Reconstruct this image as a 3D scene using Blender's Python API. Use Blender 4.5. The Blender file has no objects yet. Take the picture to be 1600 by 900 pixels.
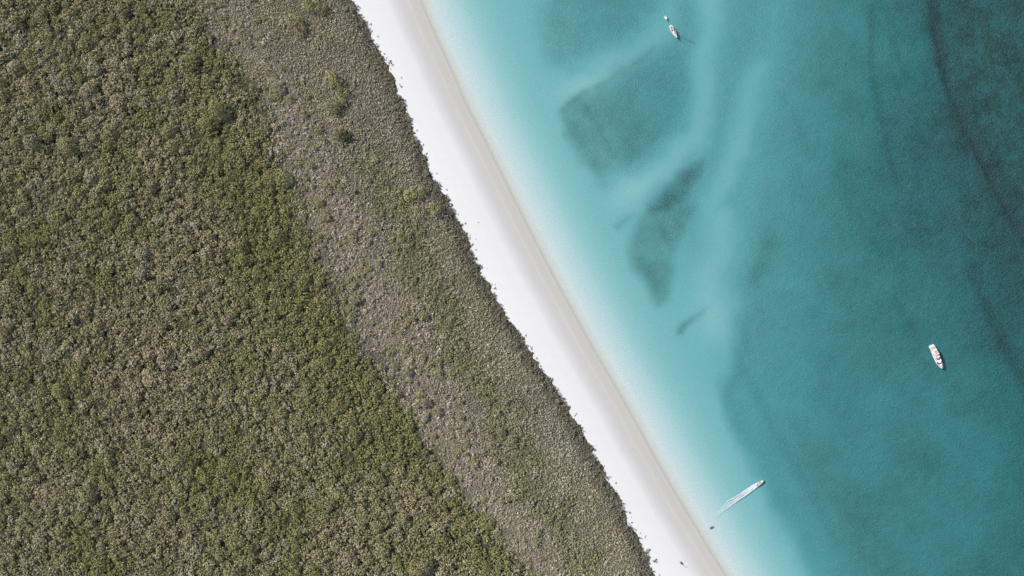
import bpy, bmesh, math, random
import numpy as np
from mathutils import Vector, Matrix

# ------------------------------------------------------------------ scale
# plan pixels of the survey (1600 x 900) -> metres, x east, y north, sea level z = 0
S = 0.45
ALT = 650.0
def W(u, v):
    return ((u - 800.0) * S, (450.0 - v) * S)

scene = bpy.context.scene
col = scene.collection
R = math.radians

# ------------------------------------------------------------------ camera
cam_d = bpy.data.cameras.new('camera')
cam_d.sensor_width = 36.0
cam_d.lens = 36.0 * ALT / (1600 * S)
cam_d.clip_start = 1.0
cam_d.clip_end = 20000.0
cam = bpy.data.objects.new('camera', cam_d)
cam.location = (0, 0, ALT)
cam.rotation_euler = (0, 0, 0)
col.objects.link(cam)
scene.camera = cam

# ------------------------------------------------------------------ light
SUN_EL = R(43)
SHADOW_DIR = Vector((0.90, -0.43, 0)).normalized()
d = Vector((SHADOW_DIR.x * math.cos(SUN_EL), SHADOW_DIR.y * math.cos(SUN_EL), -math.sin(SUN_EL)))
sun_d = bpy.data.lights.new('sun', 'SUN')
sun_d.energy = 4.2
sun_d.angle = R(0.53)
sun_d.color = (1.0, 0.965, 0.91)
sun = bpy.data.objects.new('sun', sun_d)
sun.rotation_euler = d.to_track_quat('-Z', 'Y').to_euler()
sun.location = (-400, 260, 700)
col.objects.link(sun)

world = bpy.data.worlds.new('World')
scene.world = world
world.use_nodes = True
wn = world.node_tree
wn.nodes.clear()
sky = wn.nodes.new('ShaderNodeTexSky')
sky.sky_type = 'NISHITA'
sky.sun_disc = False
sky.sun_elevation = SUN_EL
sky.sun_rotation = math.atan2(-SHADOW_DIR.x, -SHADOW_DIR.y)
sky.altitude = 0
bgn = wn.nodes.new('ShaderNodeBackground')
bgn.inputs['Strength'].default_value = 0.085
won = wn.nodes.new('ShaderNodeOutputWorld')
wn.links.new(sky.outputs[0], bgn.inputs[0])
wn.links.new(bgn.outputs[0], won.inputs[0])

scene.render.engine = 'CYCLES'
scene.view_settings.view_transform = 'Standard'
scene.view_settings.look = 'None'
scene.view_settings.gamma = 1.0
scene.view_settings.exposure = 0.3
scene.view_settings.use_curve_mapping = False
scene.cycles.use_denoising = False
scene.cycles.max_bounces = 6
scene.cycles.transparent_max_bounces = 8
scene.cycles.sample_clamp_indirect = 4.0

# ------------------------------------------------------------------ helpers
rng = np.random.default_rng(7)
random.seed(7)

class Noise:
    """value noise, smooth, vectorised"""
    def __init__(self, seed):
        self.t = np.random.default_rng(seed).random((256, 256))
    def at(self, x, y):
        xi = np.floor(x).astype(int); yi = np.floor(y).astype(int)
        fx = x - xi; fy = y - yi
        fx = fx * fx * (3 - 2 * fx); fy = fy * fy * (3 - 2 * fy)
        t = self.t
        a = t[yi & 255, xi & 255]; b = t[yi & 255, (xi + 1) & 255]
        c = t[(yi + 1) & 255, xi & 255]; e = t[(yi + 1) & 255, (xi + 1) & 255]
        return (a * (1 - fx) + b * fx) * (1 - fy) + (c * (1 - fx) + e * fx) * fy
    def fbm(self, x, y, n=3):
        s = 0; a = 1; tot = 0
        for k in range(n):
            s = s + a * self.at(x * 2 ** k + 17.3 * k, y * 2 ** k + 9.1 * k); tot += a; a *= 0.55
        return s / tot
N1, N2, N3, N4, N5 = (Noise(k) for k in (11, 22, 33, 44, 55))

def smooth(a, b, x):
    t = np.clip((x - a) / (b - a), 0, 1)
    return t * t * (3 - 2 * t)

def curve(pts):
    """u as a function of v through pts [(v, u)], carried on straight outside"""
    vs = np.array([p[0] for p in pts], float); us = np.array([p[1] for p in pts], float)
    def f(v):
        v = np.asarray(v, float)
        u = np.interp(v, vs, us)
        u = np.where(v < vs[0], us[0] + (v - vs[0]) * 0.45, u)
        u = np.where(v > vs[-1], us[-1] + (v - vs[-1]) * 0.55, u)
        return u
    return f

def sdist_poly(u, v, poly):
    """signed distance to a polygon, negative inside"""
    best = np.full(u.shape, 1e9); inside = np.zeros(u.shape, bool)
    n = len(poly)
    for k in range(n):
        ax, ay = poly[k]; bx, by = poly[(k + 1) % n]
        dx, dy = bx - ax, by - ay
        t = np.clip(((u - ax) * dx + (v - ay) * dy) / (dx * dx + dy * dy + 1e-9), 0, 1)
        best = np.minimum(best, np.hypot(u - ax - t * dx, v - ay - t * dy))
        c = ((ay > v) != (by > v)) & (u < (bx - ax) * (v - ay) / (by - ay + 1e-12) + ax)
        inside ^= c
    return np.where(inside, -best, best)

def dist_line(u, v, line):
    best = np.full(u.shape, 1e9)
    for k in range(len(line) - 1):
        ax, ay = line[k]; bx, by = line[k + 1]
        dx, dy = bx - ax, by - ay
        t = np.clip(((u - ax) * dx + (v - ay) * dy) / (dx * dx + dy * dy + 1e-9), 0, 1)
        best = np.minimum(best, np.hypot(u - ax - t * dx, v - ay - t * dy))
    return best

def tag(o, label=None, cat=None, group=None, kind=None):
    if label: o['label'] = label
    if cat: o['category'] = cat
    if group: o['group'] = group
    if kind: o['kind'] = kind
    return o

def link(name, me, mat=None, parent=None):
    o = bpy.data.objects.new(name, me)
    col.objects.link(o)
    if mat is not None and not me.materials: me.materials.append(mat)
    if parent is not None: o.parent = parent
    return o

def empty(name, loc, rz=0.0, scale=1.0):
    o = bpy.data.objects.new(name, None)
    o.empty_display_size = 0.5
    o.location = loc; o.rotation_euler = (0, 0, rz); o.scale = (scale,) * 3
    col.objects.link(o)
    return o

def fast_mesh(name, verts, faces_idx, nper):
    """verts (n,3); faces_idx flat int array; nper vertices per face"""
    me = bpy.data.meshes.new(name)
    nf = len(faces_idx) // nper
    me.vertices.add(len(verts)); me.vertices.foreach_set('co', np.asarray(verts, np.float32).ravel())
    me.loops.add(len(faces_idx)); me.loops.foreach_set('vertex_index', np.asarray(faces_idx, np.int32))
    me.polygons.add(nf)
    me.polygons.foreach_set('loop_start', np.arange(0, nf * nper, nper, dtype=np.int32))
    me.update(calc_edges=True)
    return me

def grid_mesh(name, U, V, Z, attrs=None, smooth_shade=True):
    """U, V, Z arrays (rows, cols) in plan pixels and metres"""
    r, c = U.shape
    X = (U - 800) * S; Y = (450 - V) * S
    co = np.stack([X, Y, Z], -1).reshape(-1, 3)
    i = np.arange(r * c).reshape(r, c)
    f = np.stack([i[:-1, :-1], i[1:, :-1], i[1:, 1:], i[:-1, 1:]], -1).reshape(-1)
    me = fast_mesh(name, co, f, 4)
    if smooth_shade: me.polygons.foreach_set('use_smooth', np.ones(len(me.polygons), bool))
    for k, a in (attrs or {}).items():
        at = me.attributes.new(k, 'FLOAT', 'POINT'); at.data.foreach_set('value', a.astype(np.float32).ravel())
    return me

# ------------------------------------------------------------------ materials
def mat(name):
    m = bpy.data.materials.new(name); m.use_nodes = True
    nt = m.node_tree; nt.nodes.clear()
    out = nt.nodes.new('ShaderNodeOutputMaterial')
    return m, nt, out
def nd(nt, t, **kw):
    n = nt.nodes.new(t)
    for k, v in kw.items(): setattr(n, k, v)
    return n
def mixc(nt, fac, a, b, mode='MIX'):
    n = nt.nodes.new('ShaderNodeMix'); n.data_type = 'RGBA'; n.blend_type = mode
    for sock, val in ((n.inputs['Factor'], fac), (n.inputs[6], a), (n.inputs[7], b)):
        if hasattr(val, 'is_output'): nt.links.new(val, sock)
        else: sock.default_value = val if not isinstance(val, tuple) else (*val, 1.0)[:4]
    return n.outputs[2]
def math_n(nt, op, a, b=None, clamp=False):
    n = nt.nodes.new('ShaderNodeMath'); n.operation = op; n.use_clamp = clamp
    for i, val in enumerate((a, b)):
        if val is None: continue
        if hasattr(val, 'is_output'): nt.links.new(val, n.inputs[i])
        else: n.inputs[i].default_value = val
    return n.outputs[0]
def ramp(nt, fac, stops, interp='LINEAR'):
    n = nt.nodes.new('ShaderNodeValToRGB'); cr = n.color_ramp; cr.interpolation = interp
    while len(cr.elements) < len(stops): cr.elements.new(0.5)
    for e, (p, c) in zip(cr.elements, stops):
        e.position = p; e.color = (*c, 1) if isinstance(c, tuple) else (c, c, c, 1)
    nt.links.new(fac, n.inputs[0])
    return n.outputs[0]
def noise_n(nt, vec, scale, detail=3, rough=0.55):
    n = nt.nodes.new('ShaderNodeTexNoise'); n.inputs['Scale'].default_value = scale
    n.inputs['Detail'].default_value = detail; n.inputs['Roughness'].default_value = rough
    nt.links.new(vec, n.inputs['Vector'])
    return n.outputs['Fac']
def position(nt): return nt.nodes.new('ShaderNodeNewGeometry').outputs['Position']
def attr(nt, name): return nd(nt, 'ShaderNodeAttribute', attribute_name=name).outputs
def mapping(nt, vec, scale=(1, 1, 1), rot=(0, 0, 0)):
    n = nt.nodes.new('ShaderNodeMapping'); n.inputs['Scale'].default_value = scale
    n.inputs['Rotation'].default_value = rot
    nt.links.new(vec, n.inputs['Vector'])
    return n.outputs[0]
def bump_n(nt, h, strength, dist):
    n = nt.nodes.new('ShaderNodeBump')
    if hasattr(strength, 'is_output'): nt.links.new(strength, n.inputs['Strength'])
    else: n.inputs['Strength'].default_value = strength
    n.inputs['Distance'].default_value = dist
    nt.links.new(h, n.inputs['Height'])
    return n.outputs[0]
def principled(nt, out, color, rough, normal=None, spec=0.3):
    b = nt.nodes.new('ShaderNodeBsdfPrincipled')
    if hasattr(color, 'is_output'): nt.links.new(color, b.inputs['Base Color'])
    else: b.inputs['Base Color'].default_value = (*color, 1)
    if hasattr(rough, 'is_output'): nt.links.new(rough, b.inputs['Roughness'])
    else: b.inputs['Roughness'].default_value = rough
    b.inputs['Specular IOR Level'].default_value = spec
    if normal is not None: nt.links.new(normal, b.inputs['Normal'])
    nt.links.new(b.outputs[0], out.inputs['Surface'])
    return b

def simple(name, color, rough=0.5, var=0.12, scale=3.0, metal=0.0):
    """painted or moulded surface with a little dirt"""
    m, nt, out = mat(name)
    tc = nt.nodes.new('ShaderNodeTexCoord').outputs['Object']
    f = noise_n(nt, tc, scale, 4)
    c = mixc(nt, f, tuple(x * (1 - var) for x in color), tuple(min(1, x * (1 + var * 0.6)) for x in color))
    b = principled(nt, out, c, rough, spec=0.5)
    b.inputs['Metallic'].default_value = metal
    return m

# ================================================================== THE COAST
veg_mean = curve([(0, 549), (40, 573), (85, 597), (140, 622), (195, 643), (255, 668), (315, 701), (370, 729), (435, 757),
                  (505, 801), (575, 848), (640, 889), (715, 933), (770, 960), (830, 990), (870, 1009), (900, 1024)])
def veg_edge(v):
    v = np.asarray(v, float)
    return veg_mean(v) + 11 * (N5.fbm(v / 21 + 3, v * 0 + 4.5, 2) - 0.5) + 9 * (N4.fbm(v / 6.5, v * 0 + 8.2, 2) - 0.5)
shore = curve([(0, 655), (40, 672), (90, 695), (170, 730), (200, 746), (290, 791), (370, 831), (430, 862), (545, 925), (625, 972),
               (700, 1013), (770, 1053), (800, 1071), (860, 1107), (900, 1132)])
deep_edge = curve([(0, 1222), (100, 1208), (200, 1190), (310, 1172), (380, 1168), (440, 1162), (540, 1148), (590, 1133), (620, 1131),
                   (660, 1148), (730, 1184), (790, 1208), (840, 1236), (900, 1268)])

LAND_Z0 = 1.6
def land_z(u, v):
    i = np.maximum(veg_edge(v) - u, 0)
    z = LAND_Z0 + 0.9 * smooth(0, 25, i) + 2.2 * (N1.fbm(u / 130, v / 130, 2) - 0.45) * smooth(5, 120, i)
    return np.maximum(z, 0.9)
def beach_z(u, v):
    a = shore(v); b = veg_edge(v)
    t = np.clip((a - u) / np.maximum(a - b, 1), 0, 1)
    return LAND_Z0 * (t ** 0.75)
def ground_z(u, v):
    u = np.asarray(u, float); v = np.asarray(v, float)
    return np.where(u < veg_edge(v), land_z(u, v), beach_z(u, v))

def sea_fields(u, v):
    """depth in metres and seagrass cover of the sea bed"""
    dd = (u - shore(v)) * 0.88
    wob = (N2.fbm(u / 48, v / 48, 4) - 0.5)
    depth = np.interp(dd, [0, 8, 17, 34, 52, 66, 87, 105, 130, 160, 222], [0, .09, .20, .36, .56, .80, 1.08, 1.26, 1.42, 1.58, 1.82])
    grass = 0.20 * smooth(150, 250, dd)
    uw = u + wob * 30; vw = v + (N3.fbm(u / 45, v / 45, 4) - 0.5) * 30
    def patch(poly, soft, add_d, add_g):
        nonlocal depth, grass
        a, b = (u + wob * 10, v + (vw - v) * 0.33) if np.ndim(soft) == 0 and soft < 13 else (uw, vw)
        m = 1 - smooth(-1, 1, sdist_poly(a, b, poly) / soft)
        depth = depth + add_d * m; grass = np.maximum(grass, add_g * m * (0.45 + 1.1 * N4.fbm(u / 30 + 11, v / 30, 3)))
    lanes = [np.zeros(u.shape)]
    def lane(line, w, add_d, clear=1.0):
        nonlocal depth, grass
        m = np.exp(-(dist_line(uw, vw, line) / w) ** 2)
        lanes[0] = np.maximum(lanes[0], -add_d * m * smooth(100, 190, dd)); grass = grass * (1 - clear * m)
    # general deepening of the open middle ground
    depth = depth + 0.22 * smooth(150, 300, dd)
    # meadow patches
    patch([(842, 10), (900, -60), (1080, -60), (1062, 20), (1020, 40), (960, 78), (905, 108), (862, 95)], 26, 0.25, 0.22)
    patch([(878, 172), (905, 142), (960, 118), (1028, 72), (1062, 58), (1100, 40), (1088, 130), (1078, 195), (1030, 230),
           (985, 262), (945, 296), (915, 262), (893, 218)], np.interp(u - 0.25 * (v - 160), [930, 1060], [7, 34]) + np.interp(v, [190, 290], [0, 14]), 0.30, 0.33)
    patch([(982, 395), (985, 372), (1002, 335), (1030, 312), (1070, 300), (1098, 318), (1078, 352), (1058, 390), (1050, 430),
           (1046, 468), (1030, 478), (1008, 440), (990, 420)], 12.5, 0.20, 0.36)
    patch([(1004, 338), (1026, 304), (1056, 272), (1102, 244), (1096, 276), (1078, 306), (1048, 332)], 11, 0.15, 0.60)
    patch([(1058, 522), (1066, 506), (1088, 490), (1108, 478), (1100, 492), (1076, 508), (1066, 522)], 6, 0.1, 0.5)
    patch([(958, 352), (975, 338), (992, 330), (978, 348), (966, 358)], 8, 0.05, 0.28)
    patch([(1092, 345), (1120, 318), (1150, 290), (1140, 310), (1110, 345)], 12, 0.15, 0.16)
    patch([(1178, 440), (1180, 400), (1195, 375), (1215, 400), (1235, 470), (1225, 500), (1200, 470)], 22, 0.1, 0.28)
    # sand lanes between them
    lane([(840, 190), (862, 158), (930, 118), (1000, 82), (1030, 52), (1050, -30)], 25, -0.58, 0.7)
    lane([(1118, -60), (1108, 60), (1098, 140), (1092, 215), (1060, 250), (1000, 292), (950, 318)], 27, -0.64, 0.85)
    lane([(1196, 110), (1178, 170), (1160, 225), (1128, 290), (1110, 330)], 26, -0.60, 0.75)
    lane([(1128, 340), (1125, 400), (1112, 450), (1120, 500)], 42, -0.60, 0.8)
    depth = depth - lanes[0]
    # the drop to the deeper seagrass floor
    e = deep_edge(v)
    softw = np.interp(v, [0, 300, 480, 560, 700, 800, 900], [46, 50, 38, 22, 28, 34, 38])
    m = smooth(-0.75, 0.75, (uw - e) / softw)
    x = np.clip((u - e) / 330, 0, 1.6)
    top = 1 - smooth(150, 620, v)
    depth = depth * (1 - m) + m * (2.08 + 0.36 * smooth(0, 170, u - e) + 0.55 * x ** 1.2 + 0.55 * x * top)
    gm = 0.32 + 0.24 * (N4.fbm(u / 90, v / 90, 3) - 0.45) * 2 + (0.03 + 0.15 * top) * x + 0.18 * smooth(0.15, 0.8, x) * top + 0.2 * smooth(0.55, 1.15, x) * top
    gm = gm * (0.6 + 0.4 * smooth(0, 150, u - e))
    grass = np.maximum(grass * (1 - m), gm * m)
    # darker weed line just at the foot of the drop
    foot = np.exp(-(((uw - e) - 12) / 14) ** 2) * np.interp(v, [0, 420, 540, 600, 660, 700, 900], [0, 0, .06, .08, .05, .02, .02])
    grass = grass + foot
    # channel along the reef and the lines of deeper water
    def chan(line, w, add_d, g=0.0):
        nonlocal depth, grass
        k = np.exp(-(dist_line(u + wob * 9, v, line) / w) ** 2)
        depth = depth + add_d * k; grass = grass + g * k
    chan([(1462, -40), (1466, 30), (1476, 90), (1494, 150), (1518, 202), (1546, 250), (1572, 305), (1592, 345), (1640, 420)], 8, 2.6, 0.28)
    chan([(1462, -40), (1466, 30), (1476, 90), (1494, 150), (1518, 202), (1546, 250), (1572, 305), (1592, 345), (1640, 420)], 20, 0.45)
    chan([(1366, 10), (1367, 110), (1378, 180), (1395, 240), (1405, 290)], 6, 0.4, 0.10)
    chan([(1398, 60), (1410, 90), (1422, 122)], 6, 0.3, 0.08)
    chan([(1405, 470), (1430, 510), (1448, 535)], 10, 0.25, 0.06)
    chan([(1526, 420), (1540, 470), (1562, 520), (1592, 570), (1620, 620)], 10, 0.6, 0.14)
    chan([(1150, 548), (1170, 590), (1205, 660), (1235, 715), (1275, 780), (1310, 850)], 8, 0.12, 0.05)
    chan([(1222, 150), (1250, 190), (1262, 240)], 9, 0.12, 0.04)
    chan([(876, 174), (886, 162), (908, 147), (958, 122), (1008, 90), (1024, 74)], 5, 0.05, 0.15)
    chan([(910, 156), (934, 192), (950, 222), (966, 246)], 5, 0.1, 0.07)
    chan([(1014, 322), (1030, 350), (1044, 372), (1052, 392)], 5, 0.1, 0.09)
    chan([(1180, 430), (1195, 415), (1200, 385)], 16, 0.1, 0.18)
    k = 1 - smooth(-22, 22, sdist_poly(uw, vw, [(1318, 285), (1340, 285), (1358, 315), (1366, 350), (1340, 362), (1322, 330)]))
    depth = depth + 0.25 * k
    # reef flat in the far corner
    reef = smooth(4, 40, uw - curve([(-40, 1462), (30, 1466), (90, 1476), (150, 1494), (202, 1518), (250, 1546), (305, 1572), (345, 1592), (420, 1640)])(v))
    reef = reef * (1 - smooth(300, 480, v))
    depth = depth * (1 - reef) + reef * 3.0
    grass = grass * (1 - reef) + reef * (0.88 + 0.25 * (N4.fbm(u / 30, v / 30, 3) - 0.5))
    # far right side keeps getting deeper
    rt = smooth(1490, 1640, u) * (1 - 0.75 * smooth(420, 800, v)) * (1 - reef)
    depth = depth + 1.0 * rt; grass = grass + 0.22 * rt
    depth = depth + 0.05 * (N5.fbm(u / 14, v / 14, 3) - 0.5) * smooth(20, 120, dd)
    return np.maximum(depth, 0), np.clip(grass, 0, 0.97), reef

# ---- rows shared by the three sheets so that their edges meet exactly
vr = np.concatenate([np.array([-5000, -2500, -1200, -600, -300]), np.arange(-160, 1061, 2.5), np.array([1200, 1500, 2100, 3400, 6000])])

# ground under the bush
i_off = np.concatenate([np.arange(0, 40, 4), np.arange(40, 800, 10), np.array([800, 900, 1050, 1250, 1600, 2400, 4000, 7000])])[::-1]
V = np.repeat(vr[:, None], len(i_off), 1); U = veg_edge(V) - i_off[None, :]
Z = land_z(U, V); Z[:, -1] = LAND_Z0

def ground_zone(u, v):
    """bareness of the ground: 1 in the sparse grey-brown strip"""
    c = strip_c(v); h = strip_h(v)
    w = (N2.fbm(u / 35, v / 35, 3) - 0.5) * 40
    return np.maximum(0.9 * (1 - smooth(0.35, 1.4, np.abs(u + w - c) / h)), 0.4 * (u + w > c))
strip_c = curve([(-100, 300), (0, 350), (60, 385), (130, 428), (200, 468), (260, 492), (330, 526), (400, 556), (470, 594), (540, 630), (610, 668),
                 (680, 708), (740, 745), (800, 788), (870, 848), (900, 866)])
strip_h = curve([(0, 46), (60, 42), (130, 30), (200, 34), (260, 40), (330, 48), (400, 52), (540, 46), (650, 40), (750, 36), (900, 34)])
_sh = strip_h
def strip_h(v): return np.interp(v, [0, 60, 130, 200, 260, 330, 400, 540, 650, 750, 900], [52, 48, 36, 40, 48, 56, 60, 54, 48, 42, 36])
green_c = curve([(0, 452), (100, 510), (200, 562), (260, 585), (330, 615), (400, 650), (470, 683), (540, 722), (610, 760), (680, 794), (750, 832), (830, 880), (900, 915)])

m_ground, nt, out = mat('leaf_litter')
pos = position(nt)
bare = attr(nt, 'bare')['Fac']
n1 = noise_n(nt, pos, 0.9, 5, 0.65); n2 = noise_n(nt, pos, 0.06, 3)
c1 = ramp(nt, n1, [(0.3, (.025, .024, .015)), (0.55, (.048, .045, .030)), (0.8, (.10, .09, .07))])
c2 = ramp(nt, n1, [(0.25, (.12, .104, .080)), (0.5, (.215, .189, .150)), (0.8, (.33, .29, .24))])
cc = mixc(nt, bare, c1, c2)
cc = mixc(nt, n2, cc, mixc(nt, 0.4, cc, (.06, .066, .03)))
principled(nt, out, cc, 0.95, bump_n(nt, n1, 0.6, 0.25), 0.1)
ground = link('ground', grid_mesh('ground', U, V, Z, {'bare': ground_zone(U, V)}), m_ground)
tag(ground, 'leaf littered ground under the coastal bush', None, None, 'structure')

# beach
nb = 34
tt = np.linspace(0, 1, nb)[None, :]
V = np.repeat(vr[:, None], nb, 1)
U = veg_edge(V) * (1 - tt) + shore(V) * tt
Z = beach_z(U, V); Z[:, 0] = LAND_Z0; Z[:, -1] = 0
dl = (shore(V) - U) * 0.88
m_sand, nt, out = mat('white_sand')
pos = position(nt)
dl_a = attr(nt, 'inland')['Fac']
rot = mapping(nt, pos, (1, 1, 1), (0, 0, R(62)))
str_v = mapping(nt, rot, (0.012, 0.5, 0.5))
streak = noise_n(nt, str_v, 1.0, 4, 0.6)
grain = noise_n(nt, pos, 1.4, 4, 0.6)
wide = noise_n(nt, pos, 0.03, 3)
x = math_n(nt, 'ADD', dl_a, math_n(nt, 'MULTIPLY', math_n(nt, 'SUBTRACT', streak, 0.5), 9.0))
x = math_n(nt, 'ADD', x, math_n(nt, 'MULTIPLY', math_n(nt, 'SUBTRACT', wide, 0.5), 8.0))
x = math_n(nt, 'DIVIDE', x, 100.0)
cs = ramp(nt, x, [(0.0, (.49, .483, .455)), (0.06, (.475, .455, .418)), (0.13, (.485, .463, .43)), (0.16, (.518, .50, .475)), (0.19, (.49, .472, .447)),
                  (0.27, (.505, .492, .475)), (0.36, (.56, .552, .543)), (0.46, (.65, .643, .636)), (1.0, (.715, .708, .70))])
cs = mixc(nt, math_n(nt, 'MULTIPLY', streak, 0.7), cs, mixc(nt, 1.0, cs, (.90, .895, .885), 'MULTIPLY'))
sp = ramp(nt, noise_n(nt, pos, 0.8, 5, 0.75), [(0.64, 0.0), (0.80, 0.30)])
cs = mixc(nt, sp, cs, (.50, .49, .47))
principled(nt, out, cs, 0.9, bump_n(nt, grain, 0.25, 0.12), 0.15)
beach = link('beach', grid_mesh('beach', U, V, Z, {'inland': dl}), m_sand)
tag(beach, 'white sand beach with a damp grey band along the water', None, None, 'structure')

# sea bed
s_off = np.concatenate([np.arange(0, 1000, 2.5), np.array([1000, 1050, 1150, 1300, 1600, 2200, 3500, 6500])])
V = np.repeat(vr[:, None], len(s_off), 1); U = shore(V) + s_off[None, :]
D, G, RF = sea_fields(U, V)
Z = -D; Z[:, 0] = 0
m_bed, nt, out = mat('sea_bed_sand_and_grass')
pos = position(nt)
g = attr(nt, 'grass')['Fac']; rf = attr(nt, 'reef')['Fac']
nz = noise_n(nt, pos, 0.55, 5, 0.7); nzb = noise_n(nt, pos, 0.11, 4, 0.6); nzf = noise_n(nt, pos, 1.3, 4, 0.7)
gg = math_n(nt, 'ADD', g, math_n(nt, 'MULTIPLY', math_n(nt, 'SUBTRACT', nz, 0.5), math_n(nt, 'MULTIPLY', g, 1.3)))
gg = math_n(nt, 'ADD', gg, math_n(nt, 'MULTIPLY', math_n(nt, 'SUBTRACT', nzb, 0.5), math_n(nt, 'MULTIPLY', g, 0.8)), True)
sandc = ramp(nt, nzf, [(0.3, (.605, .605, .60)), (0.7, (.63, .63, .625))])
shal = attr(nt, 'shallow')['Fac']
swash = ramp(nt, math_n(nt, 'DIVIDE', shal, 50.0), [(0.0, (.49, .483, .455)), (0.14, (.635, .63, .59)), (0.34, (.71, .715, .72)), (1.0, (.71, .72, .725))])
sandc = mixc(nt, 1.0, mixc(nt, 0.0, swash, sandc), ramp(nt, nzf, [(0.3, .97), (0.7, 1.03)]), 'MULTIPLY')
weed = ramp(nt, nz, [(0.3, (.055, .062, .05)), (0.7, (.13, .13, .10))])
reefc = ramp(nt, nz, [(0.3, (.05, .048, .035)), (0.7, (.14, .125, .085))])
weed = mixc(nt, rf, weed, reefc)
principled(nt, out, mixc(nt, gg, sandc, weed), 0.95, bump_n(nt, nzf, 0.15, 0.08), 0.0)
bed = link('sea_bed', grid_mesh('sea_bed', U, V, Z, {'grass': G, 'reef': RF, 'shallow': s_off[None, :] * 0.88 + 0 * U}), m_bed)
tag(bed, 'sandy sea bed with seagrass patches', None, None, 'structure')

# the water: one closed body, rippled surface above, absorbing inside
w_off = np.concatenate([np.array([-30, -10, 0]), np.arange(5, 1000, 5), np.array([1000, 1150, 1300, 1600, 2200, 3500, 6400])])
vw_ = np.concatenate([np.array([-4900, -2500, -1200, -600, -300]), np.arange(-160, 1061, 5), np.array([1200, 1500, 2100, 3400, 5900])])
V = np.repeat(vw_[:, None], len(w_off), 1); U = shore(V) + w_off[None, :]
D, G, RF = sea_fields(U, V)
r_, c_ = U.shape
X = (U - 800) * S; Y = (450 - V) * S
top = np.stack([X, Y, np.zeros_like(X)], -1).reshape(-1, 3)
idx = np.arange(r_ * c_).reshape(r_, c_)
faces = [tuple(q) for q in np.stack([idx[:-1, :-1], idx[1:, :-1], idx[1:, 1:], idx[:-1, 1:]], -1).reshape(-1, 4).tolist()]
border = list(idx[0, :]) + list(idx[1:, -1]) + list(idx[-1, -2::-1]) + list(idx[-2:0:-1, 0])
base = len(top); nbd = len(border)
low = top[border].copy(); low[:, 2] = -30
verts = np.vstack([top, low])
for k in range(nbd):
    a, b = border[k], border[(k + 1) % nbd]
    faces.append((int(a), int(b), base + (k + 1) % nbd, base + k))
faces.append(tuple(base + k for k in range(nbd)))
me = bpy.data.meshes.new('sea'); me.from_pydata(verts.tolist(), [], faces); me.update()
at = me.attributes.new('depth', 'FLOAT', 'POINT')
at.data.foreach_set('value', np.concatenate([D.ravel(), np.full(nbd, 3.0)]).astype(np.float32))
m_sea, nt, out = mat('sea_water')
pos = position(nt)
dp = attr(nt, 'depth')['Fac']
pv = mapping(nt, pos, (1.0, 1.35, 1.0), (0, 0, R(-25)))
h1 = noise_n(nt, pv, 0.62, 4, 0.7); h2 = noise_n(nt, pv, 0.16, 2, 0.5); h3 = noise_n(nt, pos, 0.05, 2)
hh = math_n(nt, 'ADD', h1, math_n(nt, 'MULTIPLY', h2, 0.8))
stg = math_n(nt, 'MULTIPLY', math_n(nt, 'DIVIDE', math_n(nt, 'SUBTRACT', dp, 0.8), 1.8, True), math_n(nt, 'ADD', math_n(nt, 'MULTIPLY', h3, 0.9), 0.35), True)
nrm = bump_n(nt, hh, stg, 1.5)
tr = nd(nt, 'ShaderNodeBsdfTransparent')
turb = nd(nt, 'ShaderNodeBsdfDiffuse'); turb.inputs['Color'].default_value = (.062, .15, .155, 1)
nt.links.new(bump_n(nt, hh, stg, 4.5), turb.inputs['Normal'])
gl = nd(nt, 'ShaderNodeBsdfGlossy'); gl.inputs['Roughness'].default_value = 0.34
nt.links.new(nrm, gl.inputs['Normal'])
fr = nd(nt, 'ShaderNodeFresnel'); fr.inputs['IOR'].default_value = 1.333
m1 = nd(nt, 'ShaderNodeMixShader'); m2 = nd(nt, 'ShaderNodeMixShader')
tf = math_n(nt, 'MULTIPLY', math_n(nt, 'SUBTRACT', 1.0, math_n(nt, 'POWER', 0.76, dp)), 0.46)
nt.links.new(tf, m1.inputs[0]); nt.links.new(tr.outputs[0], m1.inputs[1]); nt.links.new(turb.outputs[0], m1.inputs[2])
nt.links.new(fr.outputs[0], m2.inputs[0]); nt.links.new(m1.outputs[0], m2.inputs[1]); nt.links.new(gl.outputs[0], m2.inputs[2])
nt.links.new(m2.outputs[0], out.inputs['Surface'])
# absorption per metre: red .40, green .125, blue .105
kr, kg, kb = 0.325, 0.070, 0.061
va = nd(nt, 'ShaderNodeVolumeAbsorption')
va.inputs['Density'].default_value = 0.5
va.inputs['Color'].default_value = (1 - kr / 0.5, 1 - kg / 0.5, 1 - kb / 0.5, 1)
nt.links.new(va.outputs[0], out.inputs['Volume'])
sea = link('sea', me, m_sea)
tag(sea, 'clear turquoise sea deepening away from the beach', None, None, 'structure')

# ================================================================== VEGETATION
m_leaf, nt, out = mat('foliage')
ca = attr(nt, 'leaf_colour')['Color']
oi = nd(nt, 'ShaderNodeObjectInfo')
hv = nd(nt, 'ShaderNodeHueSaturation')
v_ = math_n(nt, 'ADD', math_n(nt, 'MULTIPLY', oi.outputs['Random'], 0.35), 0.82)
nt.links.new(v_, hv.inputs['Value']); nt.links.new(ca, hv.inputs['Color'])
df = nd(nt, 'ShaderNodeBsdfDiffuse'); tl = nd(nt, 'ShaderNodeBsdfTranslucent')
nt.links.new(hv.outputs[0], df.inputs['Color']); nt.links.new(hv.outputs[0], tl.inputs['Color'])
mx = nd(nt, 'ShaderNodeMixShader'); mx.inputs[0].default_value = 0.22
nt.links.new(df.outputs[0], mx.inputs[1]); nt.links.new(tl.outputs[0], mx.inputs[2])
nt.links.new(mx.outputs[0], out.inputs['Surface'])

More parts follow.
